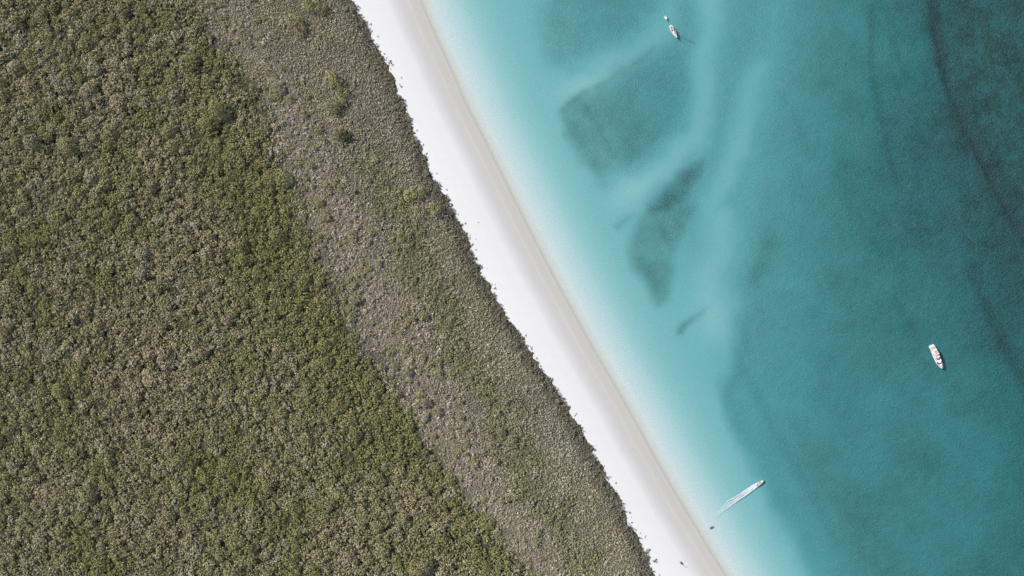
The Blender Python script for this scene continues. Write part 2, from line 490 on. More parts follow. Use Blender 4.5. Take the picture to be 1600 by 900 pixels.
m_bark = simple('bark', (.16, .13, .10), 0.9, 0.4, 6)

OLIVE = np.array([.375, .355, .185]); GREEN = np.array([.30, .305, .12]); GREY = np.array([.48, .455, .355])
TAN = np.array([.52, .435, .31]); BROWN = np.array([.54, .475, .39]); DARKFR = np.array([.25, .228, .175]); BLUEG = np.array([.34, .36, .30])

def zone(u, v):
    """plant colour, crown radius (m), height factor and cover probability"""
    n = len(u)
    w1 = N1.fbm(u / 45, v / 45, 4); w2 = N2.fbm(u / 70, v / 70, 3); w3 = N3.fbm(u / 24, v / 24, 3)
    i = veg_edge(v) - u
    uu = u + (w2 - 0.5) * 36 + (w3 - 0.5) * 44
    strip = (1 - smooth(0.45, 1.35, np.abs(uu - strip_c(v)) / strip_h(v))) * (0.70 + 0.30 * smooth(80, 240, v)) * (1 - 0.38 * smooth(660, 820, v))
    strip = np.clip(strip + (w3 - 0.5) * 1.1 * (strip > 0.02) * (strip < 0.98), 0, 0.95)
    gstr = 1 - smooth(8, 46, np.abs(uu + (w3 - 0.5) * 50 - green_c(v)))
    gstr = np.clip(gstr * smooth(150, 290, v) * (0.35 + 1.2 * w1), 0, 1)
    inner = smooth(-6, 10, strip_c(v) - strip_h(v) - uu)     # 1 west of the strip
    outer = 1 - inner
    c = np.zeros((n, 3))
    # inland scrub
    g = np.clip((w1 - 0.42) * 3.0, 0, 1)[:, None]; t = np.clip((w3 - 0.5) * 3.2, 0, 1)[:, None]
    ci = OLIVE * (1 - g) + GREEN * g
    rich = np.zeros(n)
    for (a, b, r) in ((650, 690, 75), (560, 600, 70), (600, 680, 80), (690, 740, 55), (375, 270, 70), (410, 330, 70), (470, 460, 55), (340, 190, 45), (500, 540, 50), (430, 400, 60)):
        rich = np.maximum(rich, np.exp(-((u - a) ** 2 + (v - b) ** 2) / r ** 2))
    ci = ci * (1 - 0.85 * rich[:, None]) + np.array([.31, .305, .125]) * 0.85 * rich[:, None]
    tanp = np.clip((N4.fbm(u / 85 + 3, v / 85, 3) - 0.46) * 4, 0, 1) * (1 - rich)
    for (a, b, r) in ((270, 480, 90), (300, 570, 60), (30, 130, 70), (60, 240, 60)):
        tanp = np.maximum(tanp, 0.85 * np.exp(-((u - a) ** 2 + (v - b) ** 2) / r ** 2))
    pick = (rng.random(n) < 0.42 * tanp)[:, None]
    ci = np.where(pick, 0.4 * ci + 0.6 * TAN, ci * (1 - 0.3 * tanp[:, None]) + TAN * 0.27 * tanp[:, None])
    gp = np.clip((N3.fbm(u / 30 + 7, v / 30, 3) - 0.4) * 2.5, 0, 1) * (1 - rich)
    pick = (rng.random(n) < 0.6 * gp)[:, None]
    ci = np.where(pick, 0.5 * ci + 0.5 * GREY, ci)
    ri = (0.80 + 1.1 * rng.random(n) ** 1.5 + 0.7 * (rng.random(n) < 0.08)) * (0.8 + 0.45 * N1.fbm(u / 12 + 5, v / 12, 2))
    hi = 0.95 * np.ones(n)
    pi = 0.90 - 0.12 * tanp
    # outer grey-olive belt
    co = (0.62 * GREY + 0.23 * BROWN + 0.15 * OLIVE) * 0.90 * (1 - 0.35 * g) + OLIVE * (0.08 + 0.35 * g)
    bl = np.clip((N5.fbm(u / 60, v / 60, 2) - 0.45) * 3, 0, 1)[:, None] * smooth(560, 700, v)[:, None]
    co = co * (1 - 0.5 * bl) + BLUEG * 0.5 * bl
    co = np.where((rng.random(n) < 0.3)[:, None], 0.5 * co + TAN * 0.42, co)
    co = co * (1 - 0.8 * gstr[:, None]) + np.array([.30, .305, .14]) * 0.8 * gstr[:, None]
    fr = (1 - smooth(8, 34, i))[:, None] * (0.75 + 0.25 * smooth(150, 350, v))[:, None]
    co = co * (0.80 + 0.40 * N2.fbm(u / 26 + 9, v / 26, 3))[:, None]
    co = co * (1 - fr) + DARKFR * 0.92 * fr
    ro = 0.48 + 0.42 * rng.random(n) ** 1.3 + 0.35 * gstr + 0.35 * fr[:, 0]
    ho = 0.58 + 0.40 * gstr + 0.30 * fr[:, 0]
    po = 0.96 * np.ones(n)
    # bare strip
    cb = BROWN * 0.95 * (0.85 + 0.3 * rng.random((n, 1))) * (1 - 0.25 * t) + GREY * 0.25 * t
    isb = rng.random(n) < 0.22 + 0.25 * (w3 > 0.55)
    cb = np.where(isb[:, None], OLIVE * 0.9, cb)
    rb = 0.55 + 0.45 * rng.random(n) + 0.45 * isb
    hb = 0.75 + 0.5 * isb; pb = 0.70 * np.ones(n)
    def m3(a, b, s):
        w = inner if a.ndim == 1 else inner[:, None]; x_ = a * w + b * (1 - w)
        return x_
    c = m3(ci, co, 0); r = m3(ri, ro, 0); h = m3(hi, ho, 0); p = m3(pi, po, 0)
    sw = strip[:, None]
    mix_ = rng.random(n) < strip
    c = np.where(mix_[:, None], cb, c); r = np.where(mix_, rb, r); h = np.where(mix_, hb, h); p = np.where(mix_, pb, p)
    c = c * (0.86 + 0.28 * N5.fbm(u / 9, v / 9, 2))[:, None]
    return c, r, h, p

def leaf_cloud(P, rad, hgt, colr, nleaf, size, rg, jitter=0.6, low=-0.15):
    """leaf clump triangles on domed crowns. P (n,3) crown centre at base, rad, hgt (n), colr (n,3)"""
    n = len(P)
    phi = rg.random((n, nleaf)) * 2 * np.pi
    cz = low + (1 - low) * rg.random((n, nleaf))
    sr = np.sqrt(np.clip(1 - cz ** 2, 0, 1))
    dirs = np.stack([sr * np.cos(phi), sr * np.sin(phi), cz], -1)
    lob = 1 + 0.22 * np.sin(3 * phi + rg.random((n, 1)) * 6.28) * sr
    k = (0.74 + 0.30 * rg.random((n, nleaf)) ** 0.7) * lob
    ctr = P[:, None, :] + dirs * np.stack([rad[:, None] * k, rad[:, None] * k, hgt[:, None] * k], -1)
    nr = dirs + rg.normal(0, jitter, dirs.shape)
    nr[..., 2] = np.abs(nr[..., 2]) * 0.9 + 0.1
    nr /= np.linalg.norm(nr, axis=-1, keepdims=True)
    hlp = rg.normal(0, 1, dirs.shape)
    t1 = np.cross(nr, hlp); t1 /= np.linalg.norm(t1, axis=-1, keepdims=True) + 1e-9
    t2 = np.cross(nr, t1)
    sz = (size[:, None] * (0.6 + 0.8 * rg.random((n, nleaf))))[..., None]
    a = ctr + t1 * sz; b = ctr - t1 * sz * 0.5 + t2 * sz * 0.8; c = ctr - t1 * sz * 0.5 - t2 * sz * 0.8
    vv = np.stack([a, b, c], 2).reshape(-1, 3)
    cl = colr[:, None, :] * (0.66 + 0.68 * rg.random((n, nleaf, 1)))
    pale = rg.random((n, nleaf, 1)) < 0.06
    cl = np.where(pale, cl * 1.6, cl)
    return vv, cl.reshape(-1, 3)

def leaf_mesh(name, vv, cl):
    me = fast_mesh(name, vv, np.arange(len(vv)), 3)
    at = me.attributes.new('leaf_colour', 'FLOAT_COLOR', 'FACE')
    at.data.foreach_set('color', np.concatenate([cl, np.ones((len(cl), 1))], 1).astype(np.float32).ravel())
    me.materials.append(m_leaf)
    return me

# crowns on a loose grid; every crown is a mound of leafy lobes
def crown_field(sp, seed):
    r2 = np.random.default_rng(seed)
    gu, gv = np.meshgrid(np.arange(-150, 1190, sp), np.arange(-150, 1050, sp))
    cu = gu + (r2.random(gu.shape) - 0.5) * sp * 0.95; cv = gv + (r2.random(gv.shape) - 0.5) * sp * 0.95
    return cu, cv
CS = 5.6
cu, cv = crown_field(CS, 5)
shp = cu.shape
cc_, cr_, ch_, cp_ = zone(cu.ravel(), cv.ravel())
vig = N2.fbm(cu / 11, cv / 11, 2).ravel()
crad = cr_ * (1.15 + 1.0 * (vig - 0.3)) / S                        # radius in plan pixels
chgt = cr_ * ch_ * (0.75 + 1.4 * rng.random(len(cr_)) ** 1.2) * (0.6 + 1.1 * vig)
alive = rng.random(len(cr_)) < cp_ * 0.93
alive &= N4.fbm(cu.ravel() / 8 + 40, cv.ravel() / 8, 2) > 0.29 + 0.05 * (N1.fbm(cu.ravel() / 60, cv.ravel() / 60, 2) > 0.5)
sz_ = np.exp(rng.normal(0, 0.30, len(cr_))); crad = crad * sz_; chgt = chgt * sz_
crad = np.where(alive, crad, 0.01)
SP = 1.2 / S
gu, gv = np.meshgrid(np.arange(-135, 1180, SP), np.arange(-135, 1036, SP))
pu = (gu + (rng.random(gu.shape) - 0.5) * SP * 1.1).ravel(); pv_ = (gv + (rng.random(gv.shape) - 0.5) * SP * 1.1).ravel()
keep = pu < veg_edge(pv_) + 4 * (N3.fbm(pu / 5, pv_ / 5, 1) - 0.35)
pu, pv_ = pu[keep], pv_[keep]
ix = np.clip(((pu + 150) / CS).round().astype(int), 0, shp[1] - 1); iy = np.clip(((pv_ + 150) / CS).round().astype(int), 0, shp[0] - 1)
best = np.full(len(pu), -9.0); bi = np.zeros(len(pu), int)
wu = pu + (N1.fbm(pu / 3, pv_ / 3, 2) - 0.5) * 3.2; wv = pv_ + (N5.fbm(pu / 3, pv_ / 3, 2) - 0.5) * 3.2
for dy in (-2, -1, 0, 1, 2):
    for dx in (-2, -1, 0, 1, 2):
        k = np.clip(iy + dy, 0, shp[0] - 1) * shp[1] + np.clip(ix + dx, 0, shp[1] - 1)
        q = ((wu - cu.ravel()[k]) ** 2 + (wv - cv.ravel()[k]) ** 2) / crad[k] ** 2
        h = np.where(q < 1, chgt[k] * (1 - q) ** 0.6 + 0.01, -5)
        b = h > best; best = np.where(b, h, best); bi = np.where(b, k, bi)
on = best > 0
belt = pu > strip_c(pv_) - 0.9 * strip_h(pv_)
low = ~on & (rng.random(len(pu)) < np.where(belt, np.where(pu > strip_c(pv_) + 0.8 * strip_h(pv_), 0.97, 0.72), 0.55))
zc = cc_[bi] * (0.98 + 0.30 * rng.random((len(pu), 1)))
lc, lr, lh, lp = zone(pu, pv_)
zc = np.where(on[:, None], zc, 0.95 * lc)
lift = np.where(on, best * 0.85, 0.0)
zr = np.where(on, 0.52 + 0.42 * rng.random(len(pu)), 0.38 + 0.34 * rng.random(len(pu)) + 0.12 * belt)
dry = np.zeros(len(pu), bool)
for (a, b, r) in ((519, 108, 6), (516, 203, 8), (469, 5, 8), (513, 6, 4)):     # dry grass beside the tall trees
    dry |= np.hypot(pu - a, pv_ - b) < r * (0.7 + 0.6 * rng.random(len(pu)))
zc[dry] = np.array([.50, .42, .33]); lift[dry] = 0; zr[dry] = 0.45
keep = on | low | dry
pu, pv_, zc, zr, lift = pu[keep], pv_[keep], zc[keep], zr[keep], lift[keep]
gz = ground_z(np.minimum(pu, veg_edge(pv_)), pv_)
P = np.stack([(pu - 800) * S, (450 - pv_) * S, gz + lift + 0.05], -1)
v1, c1 = leaf_cloud(P, zr, zr * (0.6 + 0.5 * rng.random(len(pu))), zc, 16, 0.43 * zr ** 0.5, rng, 0.6, -0.1)
scrub = link('coastal_scrub', leaf_mesh('coastal_scrub', v1, c1))
tag(scrub, 'dense olive and grey coastal scrub covering the land beside the beach', None, None, 'stuff')
print('scrub lobes', len(pu), 'tris', len(v1) // 3)

# ---- trees one can pick out
def tube_into(bm, pts, radii, seg=6):
    rings = []
    for k, (p, r) in enumerate(zip(pts, radii)):
        p = Vector(p)
        t = (Vector(pts[min(k + 1, len(pts) - 1)]) - Vector(pts[max(k - 1, 0)])).normalized()
        a = t.orthogonal().normalized(); b = t.cross(a)
        rings.append([bm.verts.new(p + (a * math.cos(2 * math.pi * j / seg) + b * math.sin(2 * math.pi * j / seg)) * r) for j in range(seg)])
    for k in range(len(rings) - 1):
        for j in range(seg):
            bm.faces.new((rings[k][j], rings[k][(j + 1) % seg], rings[k + 1][(j + 1) % seg], rings[k + 1][j]))
    bm.faces.new(rings[-1]); bm.faces.new(rings[0][::-1])

def done(bm, name, material, smooth_shade=False):
    bmesh.ops.recalc_face_normals(bm, faces=bm.faces)
    me = bpy.data.meshes.new(name); bm.to_mesh(me); bm.free()
    me.materials.append(material)
    if smooth_shade: me.polygons.foreach_set('use_smooth', np.ones(len(me.polygons), bool))
    return me

def trunk_mesh(h, spread, rg, r0=0.14):
    bm = bmesh.new()
    tube_into(bm, [(0, 0, -0.4), (0.05, 0.02, h * 0.3), (0.1, -0.05, h * 0.62)], [r0, r0 * 0.8, r0 * 0.45])
    for k in range(5):
        a = k * 2 * math.pi / 5 + rg.random() * 0.8; q = spread * (0.5 + 0.3 * rg.random())
        tube_into(bm, [(0.06, 0, h * (0.28 + 0.06 * k)), (q * 0.5 * math.cos(a), q * 0.5 * math.sin(a), h * 0.55), (q * math.cos(a), q * math.sin(a), h * 0.8)],
                  [r0 * 0.5, r0 * 0.32, r0 * 0.12], 5)
    return done(bm, 'trunk', m_bark)

def crown_mesh(R_, H, colr, nl, rg, lobes=6, size=0.42):
    """several leafy limbs' ends make the uneven crown"""
    c = []; rr = []; hh = []
    c.append((0, 0, H * 0.45)); rr.append(R_ * 0.66); hh.append(H * 0.5)
    for k in range(lobes):
        a = k * 6.283 / lobes + rg.random() * 0.9; q = R_ * (0.45 + 0.3 * rg.random())
        c.append((q * math.cos(a), q * math.sin(a), H * (0.32 + 0.3 * rg.random()))); rr.append(R_ * (0.30 + 0.2 * rg.random())); hh.append(H * (0.2 + 0.16 * rg.random()))
    c = np.array(c, float); rr = np.array(rr); hh = np.array(hh)
    cc = np.tile(np.array(colr, float), (len(c), 1)) * (0.8 + 0.4 * rg.random((len(c), 1)))
    vv, cl = leaf_cloud(c, rr, hh, cc, nl, np.full(len(c), size), rg, 0.65, -0.5)
    return leaf_mesh('crown', vv, cl)

rg = np.random.default_rng(99)
def make_kind(colr, R_, H, n, nl=28, lobes=6, size=0.44):
    return [(crown_mesh(R_, H, colr, nl, rg, lobes, size), trunk_mesh(H, R_, rg)) for _ in range(n)]
def plant(name, proto, u, v, sc, label, cat, group=None, rz=None, zs=1.0):
    z = float(ground_z(u, v))
    x, y = W(u, v)
    o = empty(name, (x, y, z - 0.03), random.random() * 6.28 if rz is None else rz, sc)
    o.scale.z *= zs
    tag(o, label, cat, group)
    link('crown', proto[0], None, o); link('trunk', proto[1], None, o)
    return o

kinds = {
    'olive': make_kind(OLIVE * 0.62, 2.0, 3.9, 4), 'green': make_kind(np.array([.20, .21, .085]), 2.0, 3.9, 4),
    'grey': make_kind(GREY * 0.8, 1.8, 2.9, 3), 'brown': make_kind(TAN * 0.8, 1.6, 2.5, 2)}
# larger crowns spread through the inland scrub
cnt = 0; placed = []
def region_label(text, u, v):
    row = 'top' if v < 225 else 'upper' if v < 450 else 'lower' if v < 675 else 'bottom'
    side = 'far left' if u < 170 else 'left' if u < 340 else 'middle' if u < 510 else 'strip side'
    return text + ' in the ' + row + ' ' + side + ' of the bush'
LAB = {'olive': ('olive green rounded tree above the inland scrub', 'olive crowns standing above the inland scrub'),
       'green': ('rich green dense crowned tree', 'rich green crowns in the inland scrub'),
       'grey': ('pale grey green tree standing above scrub', 'pale grey crowns in the inland scrub'),
       'brown': ('brownish dry crowned tree above scrub', 'brownish crowns in the inland scrub')}
tries = 0
while cnt < 235 and tries < 20000:
    tries += 1
    u = random.uniform(6, 860); v = random.uniform(6, 894)
    if u > float(strip_c(v) - strip_h(v)) - 4: continue
    if float(N4.fbm(np.array([u / 60.]), np.array([v / 60.]), 2)[0]) < 0.40: continue
    if any((u - a) ** 2 + (v - b) ** 2 < 15 ** 2 for a, b in placed): continue
    placed.append((u, v)); cnt += 1
    rich = any(math.hypot(u - a, v - b) < r for a, b, r in ((650, 690, 70), (560, 600, 70), (600, 680, 80), (375, 270, 70), (410, 330, 60)))
    k = 'green' if rich or random.random() < 0.2 else random.choices(('olive', 'grey', 'brown'), (6, 2.4, 1.2))[0]
    plant('scrub_tree', random.choice(kinds[k]), u, v, random.uniform(0.70, 1.20), region_label(LAB[k][0], u, v), 'tree', LAB[k][1])
# darker bushes dotted over the bare strip
cnt = 0; tries = 0; pl2 = []
strip_kind = make_kind(np.array([.27, .26, .19]), 1.3, 1.7, 3, 22, 4, 0.24)
while cnt < 40 and tries < 4000:
    tries += 1
    v = random.uniform(20, 890); u = float(strip_c(v)) + random.uniform(-0.85, 0.85) * float(strip_h(v))
    if any((u - a) ** 2 + (v - b) ** 2 < 13 ** 2 for a, b in pl2): continue
    pl2.append((u, v)); cnt += 1
    plant('heath_bush', random.choice(strip_kind), u, v, random.uniform(0.7, 1.2),
          'small dark bush alone in the ' + ('upper' if v < 300 else 'middle' if v < 600 else 'lower') + ' third of the bare grey brown strip', 'bush', 'dark bushes dotted over the bare strip')

# tall yellow-green trees that rise from the belt near the beach
yel = make_kind(np.array([.39, .37, .17]), 4.0, 7.0, 3, 60, 8, 0.30)
ylo = make_kind(np.array([.38, .385, .16]), 3.8, 6.6, 2, 60, 8, 0.30)
och = make_kind(np.array([.40, .35, .20]), 3.6, 6.4, 3, 55, 7, 0.30)
dkt = make_kind(np.array([.085, .09, .065]), 3.6, 5.2, 1, 70, 8, 0.30)
TALL = [
    (och[0], 519, 119, 0.75, 'small ochre topped tree, northernmost of the row in mid belt'),
    (yel[0], 523, 130, 1.20, 'yellow green tall tree with dark shadow, second of the row in mid belt'),
    (ylo[0], 537, 147, 0.95, 'olive yellow tree leaning east in the middle of the row'),
    (yel[1], 522, 170, 1.25, 'bright yellow tall tree with blue black shadow, in the row of tall trees'),
    (ylo[1], 534, 163, 0.85, 'greener crown just east of the bright yellow tall tree'),
    (dkt[0], 539, 215, 1.05, 'dark round crowned tree beside the dry grass clearing'),
    (och[1], 530, 207, 0.70, 'small ochre tree between dry clearing and dark round tree'),
    (ylo[0], 487, 8, 1.25, 'bright green yellow tree at the top edge of the bush'),
    (och[2], 504, 18, 1.05, 'ochre tree with dark shadow near the top edge, east of the green one'),
    (yel[2], 464, 38, 1.15, 'yellow brown tall tree, western one of the pair below the top edge'),
    (och[0], 471, 52, 1.10, 'ochre tall tree with long dark shadow below the yellow brown one'),
    (yel[0], 643, 305, 1.05, 'yellow green tree well back from the beach in the grey belt'),
    (ylo[1], 660, 303, 0.85, 'darker olive tree right beside the lone yellow green tree'),
    (och[1], 657, 331, 0.95, 'ochre crowned tree south of the lone yellow green tree'),
    (yel[1], 680, 328, 1.05, 'yellow olive tall tree closest to the beach edge'),
    (ylo[0], 629, 371, 0.70, 'green yellow tree low in the belt below the ochre crown'),
]
for pr, u, v, sc, lab in TALL:
    plant('tall_tree', pr, u, v, sc * 1.22, lab, 'tree', 'tall trees in the belt near the beach')

# ---- little shrubs rooted in the sand along the edge
spr = []
for k in range(4):
    n = 5 + k
    c = np.zeros((n, 3)); c[:, :2] = rg.normal(0, 0.55, (n, 2)); c[:, 2] = 0.1
    vv, cl = leaf_cloud(c, np.full(n, 0.42), 0.35 + 0.3 * rg.random(n), np.tile(np.array([[.17, .165, .14]]), (n, 1)) * (0.7 + 0.6 * rg.random((n, 1))), 16, np.full(n, 0.17), rg)
    bm = bmesh.new()
    for q in range(5):
        a = rg.random() * 6.28; l = 0.5 + 0.9 * rg.random()
        tube_into(bm, [(0, 0, -0.1), (0.6 * l * math.cos(a), 0.5 * l * math.sin(a), 0.25), (l * math.cos(a + .3), l * math.sin(a + .3), 0.32)], [0.06, 0.045, 0.02], 5)
    spr.append((leaf_mesh('crown', vv, cl), done(bm, 'stem', m_bark)))
def sprig(k, u, v, sc, label, group=None, zs=1.0):
    x, y = W(u, v)
    o = empty('beach_shrub', (x, y, float(ground_z(u, v)) - 0.02), random.random() * 6.28, sc)
    tag(o, label, 'shrub', group)
    link('crown', spr[k][0], None, o); link('stem', spr[k][1], None, o)
for v in np.arange(4, 897, 9.0):
    if float(N2.fbm(np.array([v / 30.]), np.array([3.3]), 2)[0]) + random.uniform(-.2, .2) < 0.40: continue
    vv_ = float(v + random.uniform(-4, 4)); u = float(veg_edge(vv_)) + 1.0 + 11 * random.random() ** 1.7
    sprig(random.randrange(4), u, vv_, random.uniform(0.32, 0.80), 'small dark shrub rooted in white sand by the ' + ('top' if vv_ < 225 else 'upper' if vv_ < 450 else 'lower' if vv_ < 675 else 'bottom') + ' quarter of bush edge', 'small shrubs along the edge of the sand')
sprig(3, 1022.5, 875.5, 1.35, 'isolated dark bush on open sand near the bottom of the beach')
sprig(1, 748, 348, 0.45, 'tiny lone shrub far out on the white sand mid beach')
sprig(2, 1014, 859, 1.5, 'straggly grey shrub thicket on sand beside the bottom bush edge')
sprig(2, 611, 97, 1.3, 'ragged shrub on sand beside the upper bush edge')

# ================================================================== THINGS ON SAND AND WATER
M_white = simple('gelcoat_white', (.78, .77, .74), 0.25, 0.06)
M_deck = simple('non_skid_deck', (.70, .69, .66), 0.6, 0.08)
M_teak = simple('teak', (.56, .485, .42), 0.6, 0.25, 8)
M_glass = simple('tinted_glass', (.018, .02, .025), 0.12, 0.1)
M_cush = simple('cushion_vinyl', (.58, .52, .47), 0.7, 0.1)
M_beige = simple('beige_cushion', (.70, .65, .60), 0.7, 0.1)
M_black = simple('black_canvas', (.022, .022, .025), 0.8, 0.2)
M_metal = simple('stainless_rail', (.62, .63, .65), 0.25, 0.05, metal=0.9)
M_grey = simple('grey_rubber', (.20, .20, .21), 0.7, 0.2)
M_dkgrey = simple('dark_grey_rubber', (.075, .078, .085), 0.7, 0.2)
M_cockpit = simple('cockpit_grating', (.24, .26, .24), 0.7, 0.2, 6)
M_red = simple('antifouling', (.05, .07, .12), 0.6, 0.2)

def loft(name, sections, material, parent, cap=True, smooth_shade=True):
    bm = bmesh.new()
    rings = [[bm.verts.new(p) for p in s] for s in sections]
    for a, b in zip(rings[:-1], rings[1:]):
        for j in range(len(a) - 1):
            bm.faces.new((a[j], a[j + 1], b[j + 1], b[j]))
    if cap:
        for r_ in (rings[0], rings[-1]):
            try: bm.faces.new(r_)
            except ValueError: pass
    bmesh.ops.remove_doubles(bm, verts=bm.verts, dist=0.001)
    return link(name, done(bm, name, material, smooth_shade), None, parent)

def plan_half(L, B, stern_w, n=14, fine=2.2, x0=None):
    """half breadth of a boat deck along x from stern to bow"""
    xs = [-L / 2 + L * k / (n - 1) for k in range(n)]
    hb = []
    for x_ in xs:
        t = (x_ + L / 2) / L
        f = (stern_w + (1 - stern_w) * min(1, t / 0.35)) if t < 0.35 else 1.0
        g_ = 1.0 if t < 0.45 else max(0.0, 1 - ((t - 0.45) / 0.55) ** fine)
        hb.append(max(0.02, B / 2 * f * g_))
    return xs, hb

def hull(name, L, B, free, draft, stern_w, material, parent, fine=2.2, sheer=0.35):
    xs, hb = plan_half(L, B, stern_w, fine=fine)
    secs = []
    for x_, b in zip(xs, hb):
        t = (x_ + L / 2) / L
        zd = free + sheer * t * t
        k = -draft * (1 - max(0, (t - 0.7) / 0.3) ** 2)
        secs.append([(x_, b, zd), (x_, b * 0.97, zd * 0.5), (x_ - 0.03 * L * t, b * 0.86, 0.05), (x_ - 0.05 * L * t, b * 0.45, k * 0.7), (x_ - 0.05 * L * t, 0, k),
                     (x_ - 0.05 * L * t, -b * 0.45, k * 0.7), (x_ - 0.03 * L * t, -b * 0.86, 0.05), (x_, -b * 0.97, zd * 0.5), (x_, -b, zd)])
    return loft(name, secs, material, parent), xs, hb

def deck_sheet(name, xs, hb, free, sheer, L, inset, z_up, material, parent, x_from=-9e9, x_to=9e9, thick=0.08):
    top = []; 
    for x_, b in zip(xs, hb):
        if x_ < x_from or x_ > x_to: continue
        t = (x_ + L / 2) / L
        top.append((x_, max(0.01, b - inset), free + sheer * t * t + z_up))
    secs = [[(x_, b, z - thick), (x_, b, z), (x_, b * 0.5, z + 0.02), (x_, 0, z + 0.03), (x_, -b * 0.5, z + 0.02), (x_, -b, z), (x_, -b, z - thick)] for x_, b, z in top]
    return loft(name, secs, material, parent, smooth_shade=False)

def block(name, outline, z0, z1, material, parent, taper=0.0, rake=0.0, bevel=0.06):
    """prism over an outline; top shrunk by taper and moved aft by rake"""
    bm = bmesh.new()
    cx = sum(p[0] for p in outline) / len(outline); cy = sum(p[1] for p in outline) / len(outline)
    lo = [bm.verts.new((x_, y_, z0)) for x_, y_ in outline]
    hi = [bm.verts.new((cx + (x_ - cx) * (1 - taper) + rake, cy + (y_ - cy) * (1 - taper), z1)) for x_, y_ in outline]
    n = len(lo)
    for k in range(n): bm.faces.new((lo[k], lo[(k + 1) % n], hi[(k + 1) % n], hi[k]))
    bm.faces.new(hi); bm.faces.new(lo[::-1])
    bmesh.ops.recalc_face_normals(bm, faces=bm.faces)
    if bevel: bmesh.ops.bevel(bm, geom=[e for e in bm.edges], offset=bevel, segments=2, affect='EDGES', clamp_overlap=True)
    return link(name, done(bm, name, material), None, parent)

def rounded(x0, x1, y, nose=0.5, n=6, tail=0.15):
    """outline with a rounded front"""
    pts = [(x0, -y * (1 - tail)), (x0 + 0.15 * (x1 - x0), -y), (x1 - nose, -y)]
    for k in range(1, n):
        a = -math.pi / 2 + math.pi * k / n
        pts.append((x1 - nose + nose * math.cos(a), y * math.sin(a)))
    pts += [(x1 - nose, y), (x0 + 0.15 * (x1 - x0), y), (x0, y * (1 - tail))]
    return pts

def band(name, x1, y, nose, z0, z1, w, material, parent, back=0.0, n=10):
    """curved windscreen wrapping round the rounded front of a deckhouse"""
    secs = []
    for k in range(n + 1):
        a = -math.pi / 2 + math.pi * k / n
        px, py = x1 - nose + nose * math.cos(a), y * math.sin(a)
        qx, qy = x1 - nose - w + nose * math.cos(a), (y - 0.12) * math.sin(a)
        secs.append([(px, py, z0), (qx, qy, z1), (qx - 0.05, qy * 0.98, z1), (px - 0.05, py * 0.98, z0), (px, py, z0)])
    return loft(name, secs, material, parent, smooth_shade=False)

def rail(name, pts, r, material, parent, seg=6):
    bm = bmesh.new(); tube_into(bm, pts, [r] * len(pts), seg)
    return link(name, done(bm, name, material), None, parent)

# ---- motor yacht
x, y = W(1462.5, 558.5)
yt = empty('motor_yacht', (x, y, 0), math.atan2(-32, 13.5))
tag(yt, 'white motor yacht with teak aft deck and dark curved windscreens on deep water', 'yacht')
L, B = 17.0, 4.5
hl, xs, hb = hull('hull', L, B, 1.55, 0.9, 0.9, M_white, yt, 3.0, 0.6)
deck_sheet('deck', xs, hb, 1.55, 0.6, L, 0.10, 0.04, M_deck, yt)
block('swim_platform', [(-9.5, -1.75), (-8.4, -1.95), (-8.4, 1.95), (-9.5, 1.75)], 0.35, 0.55, M_white, yt, bevel=0.05)
ad = block('aft_deck', [(-8.2, -1.75), (-5.2, -1.85), (-5.2, 1.85), (-8.2, 1.75)], 1.55, 1.78, M_teak, yt, bevel=0.03)
block('aft_seat', [(-8.1, -1.5), (-7.5, -1.5), (-7.5, 1.5), (-8.1, 1.5)], 1.78, 2.15, M_beige, yt)
block('aft_table', [(-7.0, -0.5), (-6.0, -0.5), (-6.0, 0.5), (-7.0, 0.5)], 2.1, 2.3, M_teak, yt, bevel=0.03)
ch = block('cabin', rounded(-5.2, 4.6, 1.75, 2.0), 1.6, 3.0, M_white, yt, 0.07, -0.2, 0.1)
band('windscreen', 5.2, 1.72, 1.9, 1.95, 3.05, 1.15, M_glass, ch)
for s in (-1, 1):
    block('side_window', [(-4.2, s * 1.78), (1.6, s * 1.78), (1.4, s * 1.68), (-4.2, s * 1.68)], 2.25, 2.7, M_glass, ch, bevel=0.01)
fb = block('flybridge', rounded(-6.4, 1.5, 1.7, 1.5), 3.02, 3.45, M_white, yt, 0.03, 0, 0.08)
block('flybridge_sole', rounded(-6.1, 0.5, 1.35, 1.1), 3.46, 3.50, M_teak, fb, bevel=0.0)
band('windscreen', 1.35, 1.55, 1.3, 3.46, 4.1, 0.8, M_glass, fb)
block('flybridge_sofa', [(-5.9, -1.3), (-5.2, -1.3), (-5.2, 1.3), (-5.9, 1.3)], 3.5, 3.95, M_beige, fb)
block('flybridge_sofa', [(-5.1, -1.35), (-3.2, -1.35), (-3.2, -0.75), (-5.1, -0.75)], 3.5, 3.95, M_beige, fb)
block('flybridge_table', [(-4.6, -0.5), (-3.5, -0.5), (-3.5, 0.4), (-4.6, 0.4)], 3.9, 4.0, M_teak, fb, bevel=0.02)
block('helm_console', [(-1.0, 0.0), (-0.2, 0.0), (-0.2, 1.2), (-1.0, 1.2)], 3.5, 4.2, M_white, fb, 0.1)
block('helm_seat', [(-1.9, 0.1), (-1.4, 0.1), (-1.4, 1.0), (-1.9, 1.0)], 3.5, 4.3, M_cush, fb)
ar = rail('radar_arch', [(-2.6, -1.6, 3.4), (-2.9, -1.5, 4.7), (-3.0, -0.8, 5.0), (-3.0, 0.8, 5.0), (-2.9, 1.5, 4.7), (-2.6, 1.6, 3.4)], 0.13, M_white, yt)
block('radar_dome', [(-3.3 + 0.35 * math.cos(a), 0.35 * math.sin(a)) for a in np.linspace(0, 6.283, 12, endpoint=False)], 5.1, 5.4, M_white, ar, 0.2)
block('sun_pad', [(4.9, -0.85), (6.0, -0.7), (6.0, 0.7), (4.9, 0.85)], 1.95, 2.2, M_beige, yt, 0.05)
